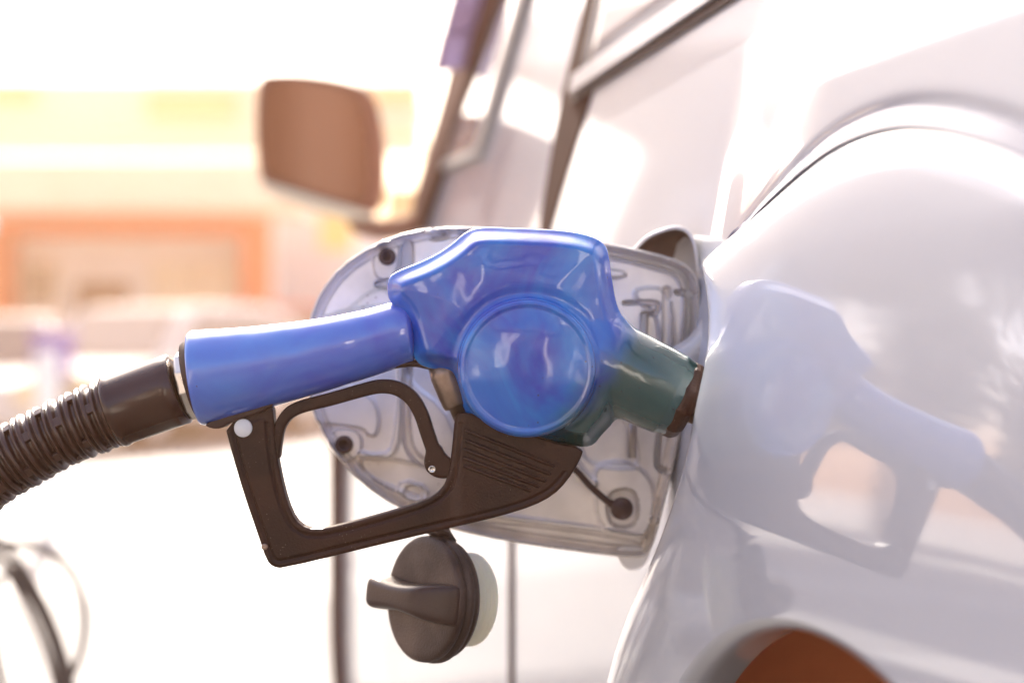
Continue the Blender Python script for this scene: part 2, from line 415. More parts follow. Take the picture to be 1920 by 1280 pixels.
def car(name, cx, cy, rot, L, Wd, Hh, paint, label):
    """parked car: profile swept across the width, tapered glasshouse, wheels, lamps"""
    root = empty(name, (cx, cy, 0), label, 'car', None)
    cr, sr = math.cos(rot), math.sin(rot)
    T = lambda p: (cx + p[0]*cr - p[1]*sr, cy + p[0]*sr + p[1]*cr, p[2])
    prof = [(-.5, .22), (-.5, .42), (-.485, .52), (-.30, .60), (-.27, .61), (.36, .62), (.47, .58), (.5, .48), (.5, .22)]
    V, Fc = [], []; ys = [-.5, -.47, 0, .47, .5]; sc = [.94, 1, 1, 1, .94]
    for yy, s_ in zip(ys, sc):
        for (a, b) in prof: V.append(T((a*L*(1 if s_ == 1 else .985), yy*Wd, .22*Hh+(b-.22)*Hh*s_)))
    k = len(prof)
    for i in range(len(ys)-1):
        for j in range(k): Fc.append((i*k+j, i*k+(j+1) % k, (i+1)*k+(j+1) % k, (i+1)*k+j))
    Fc.append(tuple(range(k))[::-1]); Fc.append(tuple((len(ys)-1)*k+j for j in range(k)))
    bevel(mesh('body', V, Fc, M[paint], root, sharp=30), .03, 3)
    g0 = [(-.27, .612), (-.13, .97), (-.05, 1.0), (.20, 1.0), (.30, .95), (.40, .622)]
    def slab(wb, wt, z0, z1, pts):
        V = []
        for sgn in (-1, 1):
            for (a, b) in pts:
                t = (b-.61)/.39; V.append(T((a*L, sgn*Wd*(wb+(wt-wb)*t), b*Hh)))
        k = len(pts); Fc = [tuple(range(k))[::-1], tuple(range(k, 2*k))]
        for j in range(k): Fc.append((j, (j+1) % k, k+(j+1) % k, k+j))
        return V, Fc
    bevel(mesh('cabin', *slab(.465, .37, 0, 0, g0), M[paint], root, sharp=30), .02, 2)
    for sgn in (-1, 1):
        V = [T((a*L, sgn*(Wd*(.465-.095*(b-.61)/.39)+.012), b*Hh)) for (a, b) in ((-.20, .65), (-.10, .93), (.17, .95), (.28, .9), (.345, .65))]
        V2 = [T((a*L, sgn*(Wd*(.465-.095*(b-.61)/.39)-.01), b*Hh)) for (a, b) in ((-.20, .65), (-.10, .93), (.17, .95), (.28, .9), (.345, .65))]
        mesh('side_window', V+V2, [tuple(range(5)), tuple(range(5, 10))[::-1]]+[(j, (j+1) % 5, 5+(j+1) % 5, 5+j) for j in range(5)], M['wglass'], root, smooth=False)
    for (a0, b0, a1, b1, nm) in ((-.262, .64, -.142, .95, 'windscreen'), (.392, .65, .312, .93, 'rear_window')):
        dx = -.012 if a0 < 0 else .012
        V = [T((a0*L+dx, s_*Wd*.40, b0*Hh)) for s_ in (-1, 1)]+[T((a1*L+dx, s_*Wd*.33, b1*Hh+.01)) for s_ in (1, -1)]
        V += [T((a0*L, s_*Wd*.40, b0*Hh-.01)) for s_ in (-1, 1)]+[T((a1*L, s_*Wd*.33, b1*Hh-.005)) for s_ in (1, -1)]
        mesh(nm, V, [(0, 1, 2, 3), (7, 6, 5, 4), (0, 4, 5, 1), (1, 5, 6, 2), (2, 6, 7, 3), (3, 7, 4, 0)], M['wglass'], root, smooth=False)
    for a in (-.32, .31):
        for sgn in (-1, 1):
            c = Vector(T((a*L, sgn*Wd*.455, .3))); ax = Vector(T((a*L, sgn*Wd*.455+sgn, .3)))-c
            tr = mesh('tyre', *lathe([(.17, -.09), (.28, -.09), (.3, -.06), (.3, .06), (.28, .095), (.18, .1), (.17, .07)], c, ax, 28), M['tyre'], root, sharp=40)
            mesh('rim', *lathe([(.172, .06), (.16, .09), (.12, .05), (.05, .07), (0, .075)], c, ax, 20), M['steel'], tr)
    for sgn in (-1, 1):
        c = T((-.5*L-.005, sgn*Wd*.36, .46*Hh)); ax = Vector(T((-1, 0, 0)))-Vector(T((0, 0, 0)))
        mesh('headlight', *lathe([(.11, -.03), (.11, .01), (.08, .035), (0, .045)], c, ax, 20), M['lamp'], root)
        c = T((.5*L+.005, sgn*Wd*.40, .48*Hh)); ax = -ax
        mesh('tail_light', *lathe([(.07, -.03), (.07, .01), (.05, .03), (0, .035)], c, ax, 16), M['carred'], root)
    return root
x, _, _ = W(285, 640, 13.6)
car('parked_car', x, 14.2, R(65), 3.6, 1.5, 1.22, 'carwhite', 'silver parked car out of focus behind the hose, facing the forecourt')
x, _, _ = W(-20, 640, 13.0)
car('parked_car', x-.2, 13.6, R(100), 3.4, 1.45, 1.12, 'carwhite', 'pale parked car cut by the left edge of the picture')
x, _, _ = W(400, 640, 16.0)
car('parked_car', x, 17.0, R(25), 3.4, 1.45, 1.30, 'carred', 'red parked car behind the silver one, mostly hidden by the nozzle grip')

# blurred loops of old hose at the lower left
HC = empty('hose_coil', W(40, 1280, 1.75)[:2] + (0,), 'loose dark loops of old hose hanging at the lower left edge', 'hose')
def loop(cx, cy, rx, ry, Y, r, tilt, n=48, dy=.05):
    pts = []
    for i in range(n):
        t = 2*math.pi*i/n; a = rx*math.cos(t); b = ry*math.sin(t)
        px = cx + a*math.cos(tilt)-b*math.sin(tilt); py = cy + a*math.sin(tilt)+b*math.cos(tilt)
        pts.append(W(px, py, Y+dy*math.sin(t+1)))
    return tube(pts, r, 10, closed=True)
for (cx, cy, rx, ry, Y, r, tl) in ((20, 1230, 95, 260, 1.70, .0046, -.35), (-10, 1240, 120, 200, 1.78, .0046, -.2), (60, 1260, 60, 190, 1.74, .0046, -.25), (30, 1250, 80, 220, 1.66, .0046, -.3), (0, 1200, 150, 190, 1.72, .0046, .5), (-60, 1120, 90, 330, 1.82, .0046, -.5)):
    mesh('loop', *loop(cx, cy, rx, ry, Y, r, tl), M['plastic_grey'], HC)
x, _, _ = W(-170, 0, 1.8)
mb('hanger', [(x-.05, x-.02, 1.78, 1.81, 0, 1.25)], 'steel', HC, .004)
mb('hook', [(x-.0195, x+.10, 1.785, 1.805, 1.02, 1.04)], 'steel', HC, .004)

# ------------------------------------------------------------ forecourt canopy, pump and trees at the left (seen in the van's paint)
CP = empty('forecourt_canopy', (-8, 10.5, 0), 'flat grey roofed forecourt canopy on square columns beside the van', 'canopy')
mb('roof', [(-11.0, -5.2, 7.0, 14.0, 4.6, 5.0)], 'canopy', CP, .02)
mb('fascia', [(-11.06, -5.14, 6.94, 6.997, 4.52, 5.06), (-11.06, -5.14, 14.003, 14.06, 4.52, 5.06), (-5.197, -5.14, 6.997, 14.003, 4.52, 5.06)], 'white', CP)
for (x, y) in ((-6.0, 7.9), (-10.2, 7.9), (-6.6, 12.6), (-10.2, 12.6)):
    mb('column', [(x-.26, x+.26, y-.26, y+.26, 0, 4.6)], 'grey', CP, .01)
def pump(x, y, h, label):
    PU = empty('fuel_pump', (x, y, 0), label, 'pump', 'fuel pumps on the island')
    mb('plinth', [(x-.3, x+.3, y-.45, y+.45, 0, .14)], 'white', PU, .01)
    cb = mb('cabinet', [(x-.2, x+.2, y-.3, y+.3, .14, h)], 'grey', PU, .02)
    mb('screen', [(x+.203, x+.215, y-.2, y+.2, h-.5, h-.2)], 'wglass', cb)
    mb('panel', [(x+.203, x+.215, y-.24, y+.24, .3, h-.7)], 'white', cb)
pump(-2.75, 4.5, 2.05, 'grey fuel pump cabinet nearest the van, mirrored in its quarter panel')
pump(-3.5, 6.5, 2.5, 'taller grey fuel pump cabinet farther from the van, mirrored in its door')
WB = empty('reflection_office', (0, -7, 0), 'unseen dark office with white panels behind the viewer, added for highlights on the blue nozzle', 'building')  # unseen building, added so the glossy vinyl has something to mirror
M['office'] = mat('office_render', (.17, .155, .14), .8, col2=(.12, .11, .10), nscale=1.)
mb('wall', [(-9, 7, -11, -7, 0, 3.4)], 'office', WB)
mb('roof_edge', [(-9.2, 7.2, -11.2, -6.8, 3.403, 3.6)], 'grey', WB, .01)
for (a, b, c, d) in ((-7.4, -5.2, .9, 2.3), (-3.4, -1.9, .9, 2.3), (2.6, 4.6, .9, 2.3)):
    fr = mb('window', [(a-.06, b+.06, -6.997, -6.95, c-.06, c), (a-.06, b+.06, -6.997, -6.95, d, d+.06), (a-.06, a, -6.997, -6.95, c, d), (b, b+.06, -6.997, -6.95, c, d)], 'grey', WB)
    mb('pane', [(a, b, -6.997, -6.98, c, d)], 'wglass', fr)
for q in ((-4.9, -3.7, -6.997, -6.93, .3, 3.0), (.9, 1.5, -6.997, -6.93, .3, 3.1), (-1.5, -1.1, -6.997, -6.93, 1.2, 3.1), (5.0, 6.4, -6.997, -6.93, .3, 2.8)): mb('highlight_panel', [q], 'white', WB)  # white panels placed to make crisp highlights on the vinyl
mb('door', [(-.6, .5, -6.997, -6.95, .02, 2.15)], 'trim', WB)
def tree(name, x, y, h, r, label, seed, n=5200):
    rng = random.Random(seed); root = empty(name, (x, y, 0), label, 'tree', 'trees beyond the forecourt')
    tr = [(x, y, 0), (x+.05, y, h*.2), (x-.05, y+.1, h*.45), (x+.05, y, h*.8)]
    vf = [tube([tuple(p) for p in spline(tr, 4)], [.16*(1-i/14) for i in range(13)], 10)]
    cl = []
    for k in range(15):
        a = rng.uniform(0, 6.28); rr = r*rng.uniform(.2, .85); zz = h*rng.uniform(.35, .95)
        rr *= 1-.5*abs(zz/h-.6); c = (x+rr*math.cos(a), y+rr*math.sin(a), zz); cl.append((c, r*rng.uniform(.25, .42)))
        vf.append(tube([tuple(q) for q in spline([(x, y, h*.3+.15*zz), ((x+c[0])/2, (y+c[1])/2, zz*.75), c], 3)], [.05-.005*i for i in range(7)], 6))
    mesh('trunk', *join(*vf), M['bark'], root)
    V, Fc = [], []
    for _ in range(n):
        c, cr = rng.choice(cl); d = Vector((rng.gauss(0, 1), rng.gauss(0, 1), rng.gauss(0, .8))).normalized()*cr*rng.uniform(.3, 1.1)
        p = Vector(c)+d; s = rng.uniform(.07, .14); a = Vector((rng.gauss(0, 1), rng.gauss(0, 1), rng.gauss(0, 1))).normalized()
        b = a.orthogonal().normalized(); q = len(V)
        V += [p-a*s, p+b*s*.5, p+a*s, p-b*s*.5]; Fc.append((q, q+1, q+2, q+3))
    mesh('crown', V, Fc, M['leaf'], root, smooth=False)
tree('broadleaf_tree', -14.0, 13.6, 6.2, 2.4, 'tall loose crowned tree beyond the canopy, reflected in the van paint', 1)
tree('broadleaf_tree', -16.5, 12.6, 5.0, 2.3, 'lower round tree left of the tall one, reflected in the van paint', 2)
tree('broadleaf_tree', -12.8, 15.8, 4.2, 1.7, 'small bushy tree nearest the shop, reflected in the van paint', 3, 3500)

# ------------------------------------------------------------ the white van
A = R(14.0); EU = Vector((-math.sin(A), math.cos(A), 0)); EV = Vector((-math.cos(A), -math.sin(A), 0)); O0 = Vector((0.0, 1.30, 0))
def tumble(z):
    z = np.asarray(z, float)
    q = np.where(z > .76, (np.minimum(z, .95)-.76)**2/1.8, 0) + np.where(z > .95, (z-.95)*.2, 0)
    return q + np.where(z < .5, (.5-z)**2*.35, 0)
def gup(u, z):
    return .026*(1-ss(-.58, -.38, u))*ss(.88, .95, z)*(1-ss(1.02, 1.11, z))
def hit0(px, py):
    Ys = np.linspace(.3, 1.4, 4000); X = (px-960)/F*Ys; Z = H-(py-640)/F*Ys
    v = (X-O0.x)*EV.x+(Ys-O0.y)*EV.y; uq = (X-O0.x)*EU.x+(Ys-O0.y)*EU.y; q = v+tumble(Z)-gup(uq, Z); k = np.argmax(q < .002); return (float(Ys[k]), float(Z[k]))
CR = [hit0(a, b) for a, b in ((2250, 520), (2050, 352), (1920, 268), (1860, 241), (1800, 224), (1760, 216), (1700, 213), (1650, 221), (1600, 239), (1550, 267), (1500, 308), (1450, 358), (1400, 416), (1362, 468))]
BL = chaikin([(.1, .8), (.2, .9)] + CR + [(.842, .915), (.825, .89), (.823, .865), (.832, .835), (.862, .795), (.904, .755), (.94, .70), (.94, .6), (.94, .3), (.1, .3)], 2)
BLu = np.stack([(BL[:, 0]-1.30)/math.cos(A), BL[:, 1]], 1)
WC = ((.668-1.30)/math.cos(A), .571, .212)          # wheel opening centre u, z, radius
def vside(u, z):
    """outward offset of the side skin at (u along the van, z height)"""
    u = np.asarray(u, float); z = np.asarray(z, float)
    g = gup(u, z); v = -tumble(z) + g
    v = v - np.where(u > 1.0, (u-1.0)**2*.8, 0)                    # nose rounds away
    din = -poly2(u, z, BLu)
    # front shoulder is steep, the upper crease is softer
    wf = ss(-.64, -.52, u)*(1-ss(.86, .94, z))
    wid = .060*(1-wf)+.026*wf
    t = np.clip(din/wid, 0, 1)
    b = (.043 + .05*np.clip(u+.50, -1, .2) - g)*(1-np.exp(-3.4*np.maximum(din, 0)/wid))*ss(-.0, .30, t)**.5
    b = b - .003*np.exp(-((din+.001)/.005)**2)                       # pressed groove along the crease
    dw = np.sqrt((u-WC[0])**2+np.maximum(z-WC[1], 0)**2)-WC[2]
    return v + b
def pt(u, z, dv=0.):
    v = float(vside(u, z))+dv; p = O0 + EU*u + EV*v; return (p.x, p.y, z)
def pts_np(u, z, dv=0.):
    v = vside(u, z)+dv
    return np.stack([O0.x+EU.x*u+EV.x*v, O0.y+EU.y*u+EV.y*v, z], -1)
def hit(px, py):
    """where the sight line meets the van side, as (u, z)"""
    best = None; Ys = np.linspace(.45, 3.2, 5500)
    X = (px-960)/F*Ys; Z = H-(py-640)/F*Ys
    dx = X-O0.x; dy = Ys-O0.y
    u = dx*EU.x+dy*EU.y; v = dx*EV.x+dy*EV.y
    s = v-(vside(u, Z)); k = np.argmax(s < 0) if (s < 0).any() else len(s)-1
    return float(u[k]), float(Z[k])
def sheet(name, U, Z, m, parent, dv=0., thick=.0, mask=None):
    """skin patch over arrays U,Z (same shape 2-D)"""
    P = pts_np(U, Z, dv); nu, nz = U.shape
    I = np.arange(nu*nz).reshape(nu, nz)
    Q = np.stack([I[:-1, :-1], I[:-1, 1:], I[1:, 1:], I[1:, :-1]], -1)
    if mask is not None: Q = Q[mask]
    Q = Q.reshape(-1, 4)
    o = mesh(name, P.reshape(-1, 3), Q, m, parent)
    if thick:
        s = o.modifiers.new('thickness', 'SOLIDIFY'); s.thickness = thick; s.offset = 1 if False else -1
    return o
VAN = empty('white_van', (O0.x, O0.y, 0), 'glossy white van with its fuel flap open, seen along its side from behind', 'van')
SEAM = .0035
# quarter panel: polar sheet around the wheel opening, running out to a rectangle
th = np.linspace(R(-2), R(182), 420)
u0, u1, z0, z1 = -1.75, -SEAM, .30, 1.098
def edge_of_rect(c, s):
    tx = np.where(c > 1e-9, (u1-WC[0])/np.maximum(c, 1e-9), np.where(c < -1e-9, (u0-WC[0])/np.minimum(c, -1e-9), 1e9))
    tz = np.where(s > 1e-9, (z1-WC[1])/np.maximum(s, 1e-9), 1e9)
    return np.minimum(tx, tz)
th = np.unique(np.concatenate([th, [math.atan2(z1-WC[1], u1-WC[0]), math.atan2(z1-WC[1], u0-WC[0])]]))
c, s = np.cos(th), np.sin(th); r1 = edge_of_rect(c, s); t = np.linspace(0, 1, 330)
rr = WC[2] + (r1-WC[2])[:, None]*t[None, :]
U = WC[0]+rr*c[:, None]; Z = WC[1]+rr*s[:, None]
# a filler recess is cut in front of the shoulder
RC = (-.455, .872, .030, .050)
mk = (((.25*(U[1:, 1:]+U[:-1, :-1]+U[1:, :-1]+U[:-1, 1:])-RC[0])/RC[2])**2+((.25*(Z[1:, 1:]+Z[:-1, :-1]+Z[1:, :-1]+Z[:-1, 1:])-RC[1])/RC[3])**2) > 1
qp = sheet('quarter_panel', U, Z, M['paint'], VAN, mask=mk)
# lower strips of the side either side of the wheel
for (a, b) in ((WC[0]+WC[2]+.0, u1), (u0, WC[0]-WC[2])):
    U, Z = np.meshgrid(np.linspace(a, b, 60), np.linspace(.28, WC[1]-.0*0, 40), indexing='ij')
    sheet('sill_panel', U, Z, M['paint'], VAN)
M['crease_shade'] = mat('crease_shade_tone', (.085, .085, .15), .5, coat=.3)  # bluish tone for the painted crease shade
cs = [((a-1.30)/math.cos(A), b) for a, b in CR]
csn = np.array(cs) + np.array([0, -.001])
sv = []
for i in range(len(csn)):
    sv.append(tuple(csn[i]))
sv.append(((.868-1.3)/math.cos(A), .905))
# wheel arch lip and liner
k = 120; ta = np.linspace(0, math.pi, k)
V = []
for dr, dv in ((0, 0), (-.004, -.002), (-.006, -.012), (-.004, -.028), (.02, -.03), (.045, -.05), (.05, -.12), (.05, -.45)):
    for q in ta:
        uu = WC[0]+(WC[2])*math.cos(q); zz = WC[1]+WC[2]*math.sin(q); vv = float(vside(uu, zz))
        uu = WC[0]+(WC[2]+dr)*math.cos(q); zz = WC[1]+(WC[2]+dr)*math.sin(q); p = O0+EU*uu+EV*(vv+dv); V.append((p.x, p.y, zz))
mesh('arch_lip', V[:4*k], [(i*k+j, i*k+j+1, (i+1)*k+j+1, (i+1)*k+j) for i in range(3) for j in range(k-1)], M['paint'], VAN)
bk = len(V); 
for q in ta:
    p = O0+EU*(WC[0]+.001*math.cos(q))+EV*(-.45); V.append((p.x, p.y, WC[1]+.001*math.sin(q)))
mesh('wheel_liner', V[3*k:], [(i*k+j, i*k+j+1, (i+1)*k+j+1, (i+1)*k+j) for i in range(5) for j in range(k-1)], M['liner'], VAN)
p = O0+EU*WC[0]+EV*(-.13); c0 = (p.x, p.y, .285)
ty = mesh('tyre', *lathe([(.19, -.1), (.26, -.1), (.285, -.07), (.285, .06), (.265, .09), (.2, .1), (.185, .07)], c0, EV, 64), M['tyre'], VAN, sharp=40)
mesh('rim', *lathe([(.187, .06), (.17, .08), (.15, .03), (.08, .05), (.06, .07), (0, .07)], c0, EV, 40), M['steel'], ty)
# inner backing so that no daylight shows through the seams
p0 = [O0+EU*a+EV*b for a, b in ((.0-.10, -.16), (.10, -.16))]
# front door and the front wing in one skin, rows over height, reaching forward to the screen pillar
aT, aB = hit(925, 5), hit(800, 400)
def ufront(z):
    zb = aB[1]; k_ = (aT[0]-aB[0])/(aT[1]-aB[1])
    return np.where(z > zb, aB[0]+(z-zb)*k_, aB[0])
zs = np.linspace(.28, 1.52, 170); tt = np.linspace(0, 1, 90)
uf = ufront(zs); U = SEAM+(uf-SEAM)[None, :]*tt[:, None]; Z = np.repeat(zs[None, :], len(tt), 0)
door = sheet('front_door', U, Z, M['paint'], VAN)
# wing ahead of the door: its top edge falls towards the nose
uw = np.linspace(aB[0]+.004, 1.30, 90); ztop = aB[1]-.02-(ss(aB[0], 1.3, uw))*.24
U = np.repeat(uw[:, None], 70, 1); Z = .30+(ztop-.30)[:, None]*np.linspace(0, 1, 70)[None, :]
sheet('front_wing', U, Z, M['paint'], VAN)
# nose and bonnet closing the shape
nose = []; zz_ = np.linspace(.28, .84, 12)
for z in zz_:
    a = Vector(pt(1.30, z)); 
    for d, e in ((0, 0), (.05, -.06), (.09, -.2), (.12, -.6), (.12, -1.1)): q = a+EU*d+EV*e; nose.append((q.x, q.y, z))
mesh('nose', nose, [(i*5+j, i*5+j+1, (i+1)*5+j+1, (i+1)*5+j) for i in range(11) for j in range(4)], M['paint'], VAN)
bn = []
for i, (uu, zt) in enumerate(zip(uw[::6], ztop[::6])):
    for d in (0, .03, .2, .6, 1.1):
        q = Vector(pt(uu, zt))+EV*(-d); bn.append((q.x, q.y, zt+.02*min(d*10, 1)))
nb = len(uw[::6])
mesh('bonnet', bn, [(i*5+j, i*5+j+1, (i+1)*5+j+1, (i+1)*5+j) for i in range(nb-1) for j in range(4)], M['paint'], VAN)
def strip(name, path, wd, dv, m, parent, th_=.002, n=10):
    """band following (u,z) points on the skin"""
    P = spline(path, n); V = []; Fc = []
    wds = wd if hasattr(wd, '__len__') else [wd]*len(path)
    wi = np.interp(np.linspace(0, len(path)-1, len(P)), np.arange(len(path)), wds)
    for i in range(len(P)):
        tn = P[min(i+1, len(P)-1)]-P[max(i-1, 0)]; tn = tn/np.linalg.norm(tn); nn = np.array([-tn[1], tn[0]])
        a = P[i]+nn*wi[i]/2; b = P[i]-nn*wi[i]/2
        V += [pt(a[0], a[1], dv-th_), pt(a[0], a[1], dv), pt(b[0], b[1], dv), pt(b[0], b[1], dv-th_)]
    for i in range(len(P)-1):
        for j in range(4):
            Fc.append((i*4+j, i*4+(j+1) % 4, (i+1)*4+(j+1) % 4, (i+1)*4+j))
    Fc += [(0, 1, 2, 3), tuple(len(V)-4+j for j in (3, 2, 1, 0))]
    return mesh(name, V, Fc, m, parent, sharp=40)
strip('crease_shade_strip', sv, .0085, .0022, M['crease_shade'], VAN, .005)  # dark strip standing in for the shade in the crease groove
strip('door_seal', [(0, .28), (0, .6), (0, .85), (0, .96), (-.003, 1.02), (-.010, 1.07), (-.018, 1.105), (-.016, 1.14), (-.012, 1.2), (-.004, 1.35), (0, 1.5)], [.015, .015, .015, .022, .052, .080, .100, .080, .052, .035, .03], .0012, M['seam'], VAN, .004)
# rear side window above the belt: ledge strip, rubber line and glass
wl, wr = hit(1104, 150), hit(1318, 6)
sl_z = (wr[1]-wl[1])/(wr[0]-wl[0])
belt = lambda u: wl[1]+(u-wl[0])*sl_z
us = np.linspace(-1.7, -.022, 60)
U = np.repeat(us[:, None], 30, 1); Z = (1.098)+(1.52-1.098)*np.linspace(0, 1, 30)[None, :]+0*U
sheet('pillar_panel', U, Z, M['paint'], VAN, dv=-.0)
strip('belt_rubber', [(-.015, belt(-.015)-.010), (-.4, belt(-.4)-.010), (-.8, belt(-.8)-.010), (-1.6, belt(-1.6)-.01)], .006, .003, M['trim'], VAN, .004)
strip('belt_moulding', [(-.015, belt(-.015)+.002), (-.4, belt(-.4)+.002), (-.8, belt(-.8)+.002), (-1.6, belt(-1.6)+.002)], .016, .007, M['paint'], VAN, .007)
U, q = np.meshgrid(np.linspace(-1.6, -.03, 50), np.linspace(0, 1, 20), indexing='ij'); Z = belt(U)+.012+(1.44-belt(U)-.012)*q
sheet('rear_side_window', U, Z, M['glass'], VAN, dv=.004, thick=.003)
# front door glass and its seals
g = [hit(822, 318), hit(903, 285), hit(985, 5), hit(935, 5)]
gz = 1.46
def ext(a, b, z): k_ = (z-a[1])/(b[1]-a[1]); return (a[0]+(b[0]-a[0])*k_, z)
g2, g3 = ext(g[1], g[2], gz), ext(g[0], g[3], gz)
qa = np.linspace(0, 1, 20)
GU = np.zeros((20, 20)); GZ = np.zeros((20, 20))
for i, a in enumerate(qa):
    for j, b in enumerate(qa):
        lo = (g[0][0]*(1-a)+g[1][0]*a, g[0][1]*(1-a)+g[1][1]*a); hi = (g3[0]*(1-a)+g2[0]*a, gz)
        GU[i, j] = lo[0]*(1-b)+hi[0]*b; GZ[i, j] = lo[1]*(1-b)+hi[1]*b
sheet('door_window', GU, GZ, M['glass'], door, dv=.004, thick=.003)
strip('window_seal', [(g[1][0], g[1][1]-.004), ((g[1][0]+g2[0])/2, (g[1][1]+g2[1])/2), g2], .026, .0075, M['sealgrey'], door, .006)
strip('window_sill', [g[0], ((g[0][0]+g[1][0])/2, (g[0][1]+g[1][1])/2), g[1]], .010, .008, M['sealgrey'], door, .006)
# dark screen pillar seal, wide at the top
aS = [hit(795, 408), hit(815, 340), hit(855, 215), hit(880, 130), hit(925, 5)]
aS.append(ext(aS[-2], aS[-1], 1.5))
strip('pillar_seal', aS, [.075, .085, .10, .12, .13, .13], .012, M['pillar_dark'], VAN, .014)
tv = hit(885, 60); 
vis = [hit(893, 128), hit(910, 60), hit(927, 3)]; vis.append(ext(vis[0], vis[2], 1.5))
# wind visor (smoked violet) standing out from the upper screen pillar
V, Fc = [], []
for i, (a, b) in enumerate(spline(vis, 5)):
    for d in (0, .010, .022, .030, .027, .018, .006):
        p = Vector(pt(a+.0, b, .010)); q = p+EV*d*1.0+EU*(d*1.6); V.append((q.x, q.y, b))
n7 = 7; m7 = len(V)//n7
Fc = [(i*n7+j, i*n7+(j+1) % n7, (i+1)*n7+(j+1) % n7, (i+1)*n7+j) for i in range(m7-1) for j in range(n7)]
Fc += [tuple(range(n7))[::-1], tuple((m7-1)*n7+j for j in range(n7))]
M['visor'] = mat('violet_visor', (.42, .28, .50), .2, coat=1)
mesh('wind_visor', V, Fc, M['visor'], VAN)
# roof over everything
rv = []
for uu in np.linspace(-1.7, float(ufront(np.array(1.52)))+0.0, 12):
    a = Vector(pt(uu, 1.52)); rv.append((a.x, a.y, 1.52))
    for d, zr in ((.02, 1.56), (.08, 1.60), (.3, 1.63), (.7, 1.64), (1.2, 1.60), (1.3, 1.52)): q = a+EV*(-d); rv.append((q.x, q.y, zr))
mesh('roof', rv, [(i*7+j, i*7+j+1, (i+1)*7+j+1, (i+1)*7+j) for i in range(11) for j in range(6)], M['paint'], VAN)
# windscreen from the pillar across
a0 = Vector(pt(*aB)); a1 = Vector(pt(float(ufront(np.array(1.52))), 1.52)); off = EV*(-.02); of2 = EV*(-1.25)
mesh('windscreen', [a0+off, a1+off, a1+of2, a0+of2], [(0, 1, 2, 3)], M['glass'], VAN, smooth=False)
# far side and tail closed, so no light leaks through the cabin
fr = [O0+EU*a+EV*(-1.35) for a in (-1.75, 1.2)]
tl = [Vector(pt(-1.75, .3)), Vector(pt(-1.75, 1.5))]
mesh('far_side', [(fr[0].x, fr[0].y, .3), (fr[1].x, fr[1].y, .3), (fr[1].x, fr[1].y, .85), (fr[0].x, fr[0].y, 1.52)], [(0, 1, 2, 3)], M['paint'], VAN, smooth=False)
mesh('tail', [tl[0], (fr[0].x, fr[0].y, .3), (fr[0].x, fr[0].y, 1.52), tl[1]], [(0, 1, 2, 3)], M['paint'], VAN, smooth=False)
ub = [O0+EU*a+EV*b for a, b in ((-1.7, -.03), (1.25, -.1), (1.25, -1.3), (-1.7, -1.3))]
mesh('floor_pan', [(p.x, p.y, .30) for p in ub], [(0, 1, 2, 3)], M['trim'], VAN, smooth=False)
bh = [O0+EU*.004+EV*b for b in (-.03, -1.3)]
mesh('bulkhead', [(bh[0].x, bh[0].y, .3), (bh[1].x, bh[1].y, .3), (bh[1].x-.0, bh[1].y, 1.5), (bh[0].x+.1, bh[0].y, 1.5)], [(0, 1, 2, 3)], M['trim'], VAN, smooth=False)
# dark wheel-arch trim at the front of the wing
strip('front_arch_trim', [(1.06, .30), (1.06, .5), (1.055, .7), (1.03, .79), (1.0, .84)], .10, .016, M['pillar_dark'], VAN, .04)


# filler recess with its flanged rim and neck
rim, cupv = [], []
kk = 64
rows = []
for (sc_, dv) in ((1.25, .0015), (1.08, .004), (1.0, .002), (.97, -.004), (.95, -.03), (.75, -.045), (.45, -.05), (.02, -.05)):
    row = []
    for i in range(kk):
        a = 2*math.pi*i/kk; uu = RC[0]+RC[2]*sc_*math.cos(a); zz = RC[1]+RC[3]*sc_*math.sin(a)
        vv = float(vside(RC[0]+RC[2]*max(sc_, 1)*math.cos(a), RC[1]+RC[3]*max(sc_, 1)*math.sin(a)))+dv; p = O0+EU*uu+EV*vv; row.append((p.x, p.y, zz))
    rows += row
rf = [(i*kk+j, i*kk+(j+1) % kk, (i+1)*kk+(j+1) % kk, (i+1)*kk+j) for i in range(7) for j in range(kk)]
rec = mesh('filler_recess', rows[3*kk:], [tuple(i-3*kk for i in q) for q in rf if min(q) >= 3*kk], M['trim'], VAN)
mesh('recess_rim', rows[:4*kk], [q for q in rf if max(q) < 4*kk], M['paint'], VAN)

# door mirror: rounded case, glass, stalk
YM = 2.05
MR = empty('door_mirror', W(600, 270, YM))
MR.parent = VAN; MR.location = Vector(W(600, 270, YM))-wloc(VAN)
mo = [(480, 178), (487, 143), (515, 134), (600, 140), (680, 158), (706, 185), (720, 240), (726, 330), (716, 392), (690, 408), (620, 388), (520, 360), (486, 340), (479, 260)]
mo_s = chaikin(mo, 2)
def f_mir(X, Y, w):
    d = poly2(X, Y, mo_s)[:, :, None]
    return smax(smax(d, w-6, 10), -(w+70*np.sqrt(np.clip(-d/60, .0, 1))+8), 6)
o = solid('mirror_case', f_mir, (465, 740, 120, 420, -90, 20), 4, YM, M['mhouse'], MR)
mi = [(487, 186), (494, 152), (516, 143), (598, 148), (668, 166), (684, 190), (694, 244), (698, 330), (690, 378), (672, 388), (610, 372), (522, 346), (494, 330), (487, 262)]
mi_s = chaikin(mi, 2)
def f_mg(X, Y, w):
    d = poly2(X, Y, mi_s)[:, :, None]; return smax(d+2+0*w, np.abs(w-6)-4, 2)
solid('mirror_glass', f_mg, (480, 705, 138, 395, 0, 12), 2.5, YM, M['mglass'], MR)
lowc = chaikin([(484, 338), (560, 362), (640, 385), (700, 402), (712, 412), (660, 412), (560, 385), (490, 352)], 2)
def f_lc(X, Y, w):
    d = poly2(X, Y, lowc)[:, :, None]; return smax(d-1+0*w, np.abs(w+26)-36, 5)
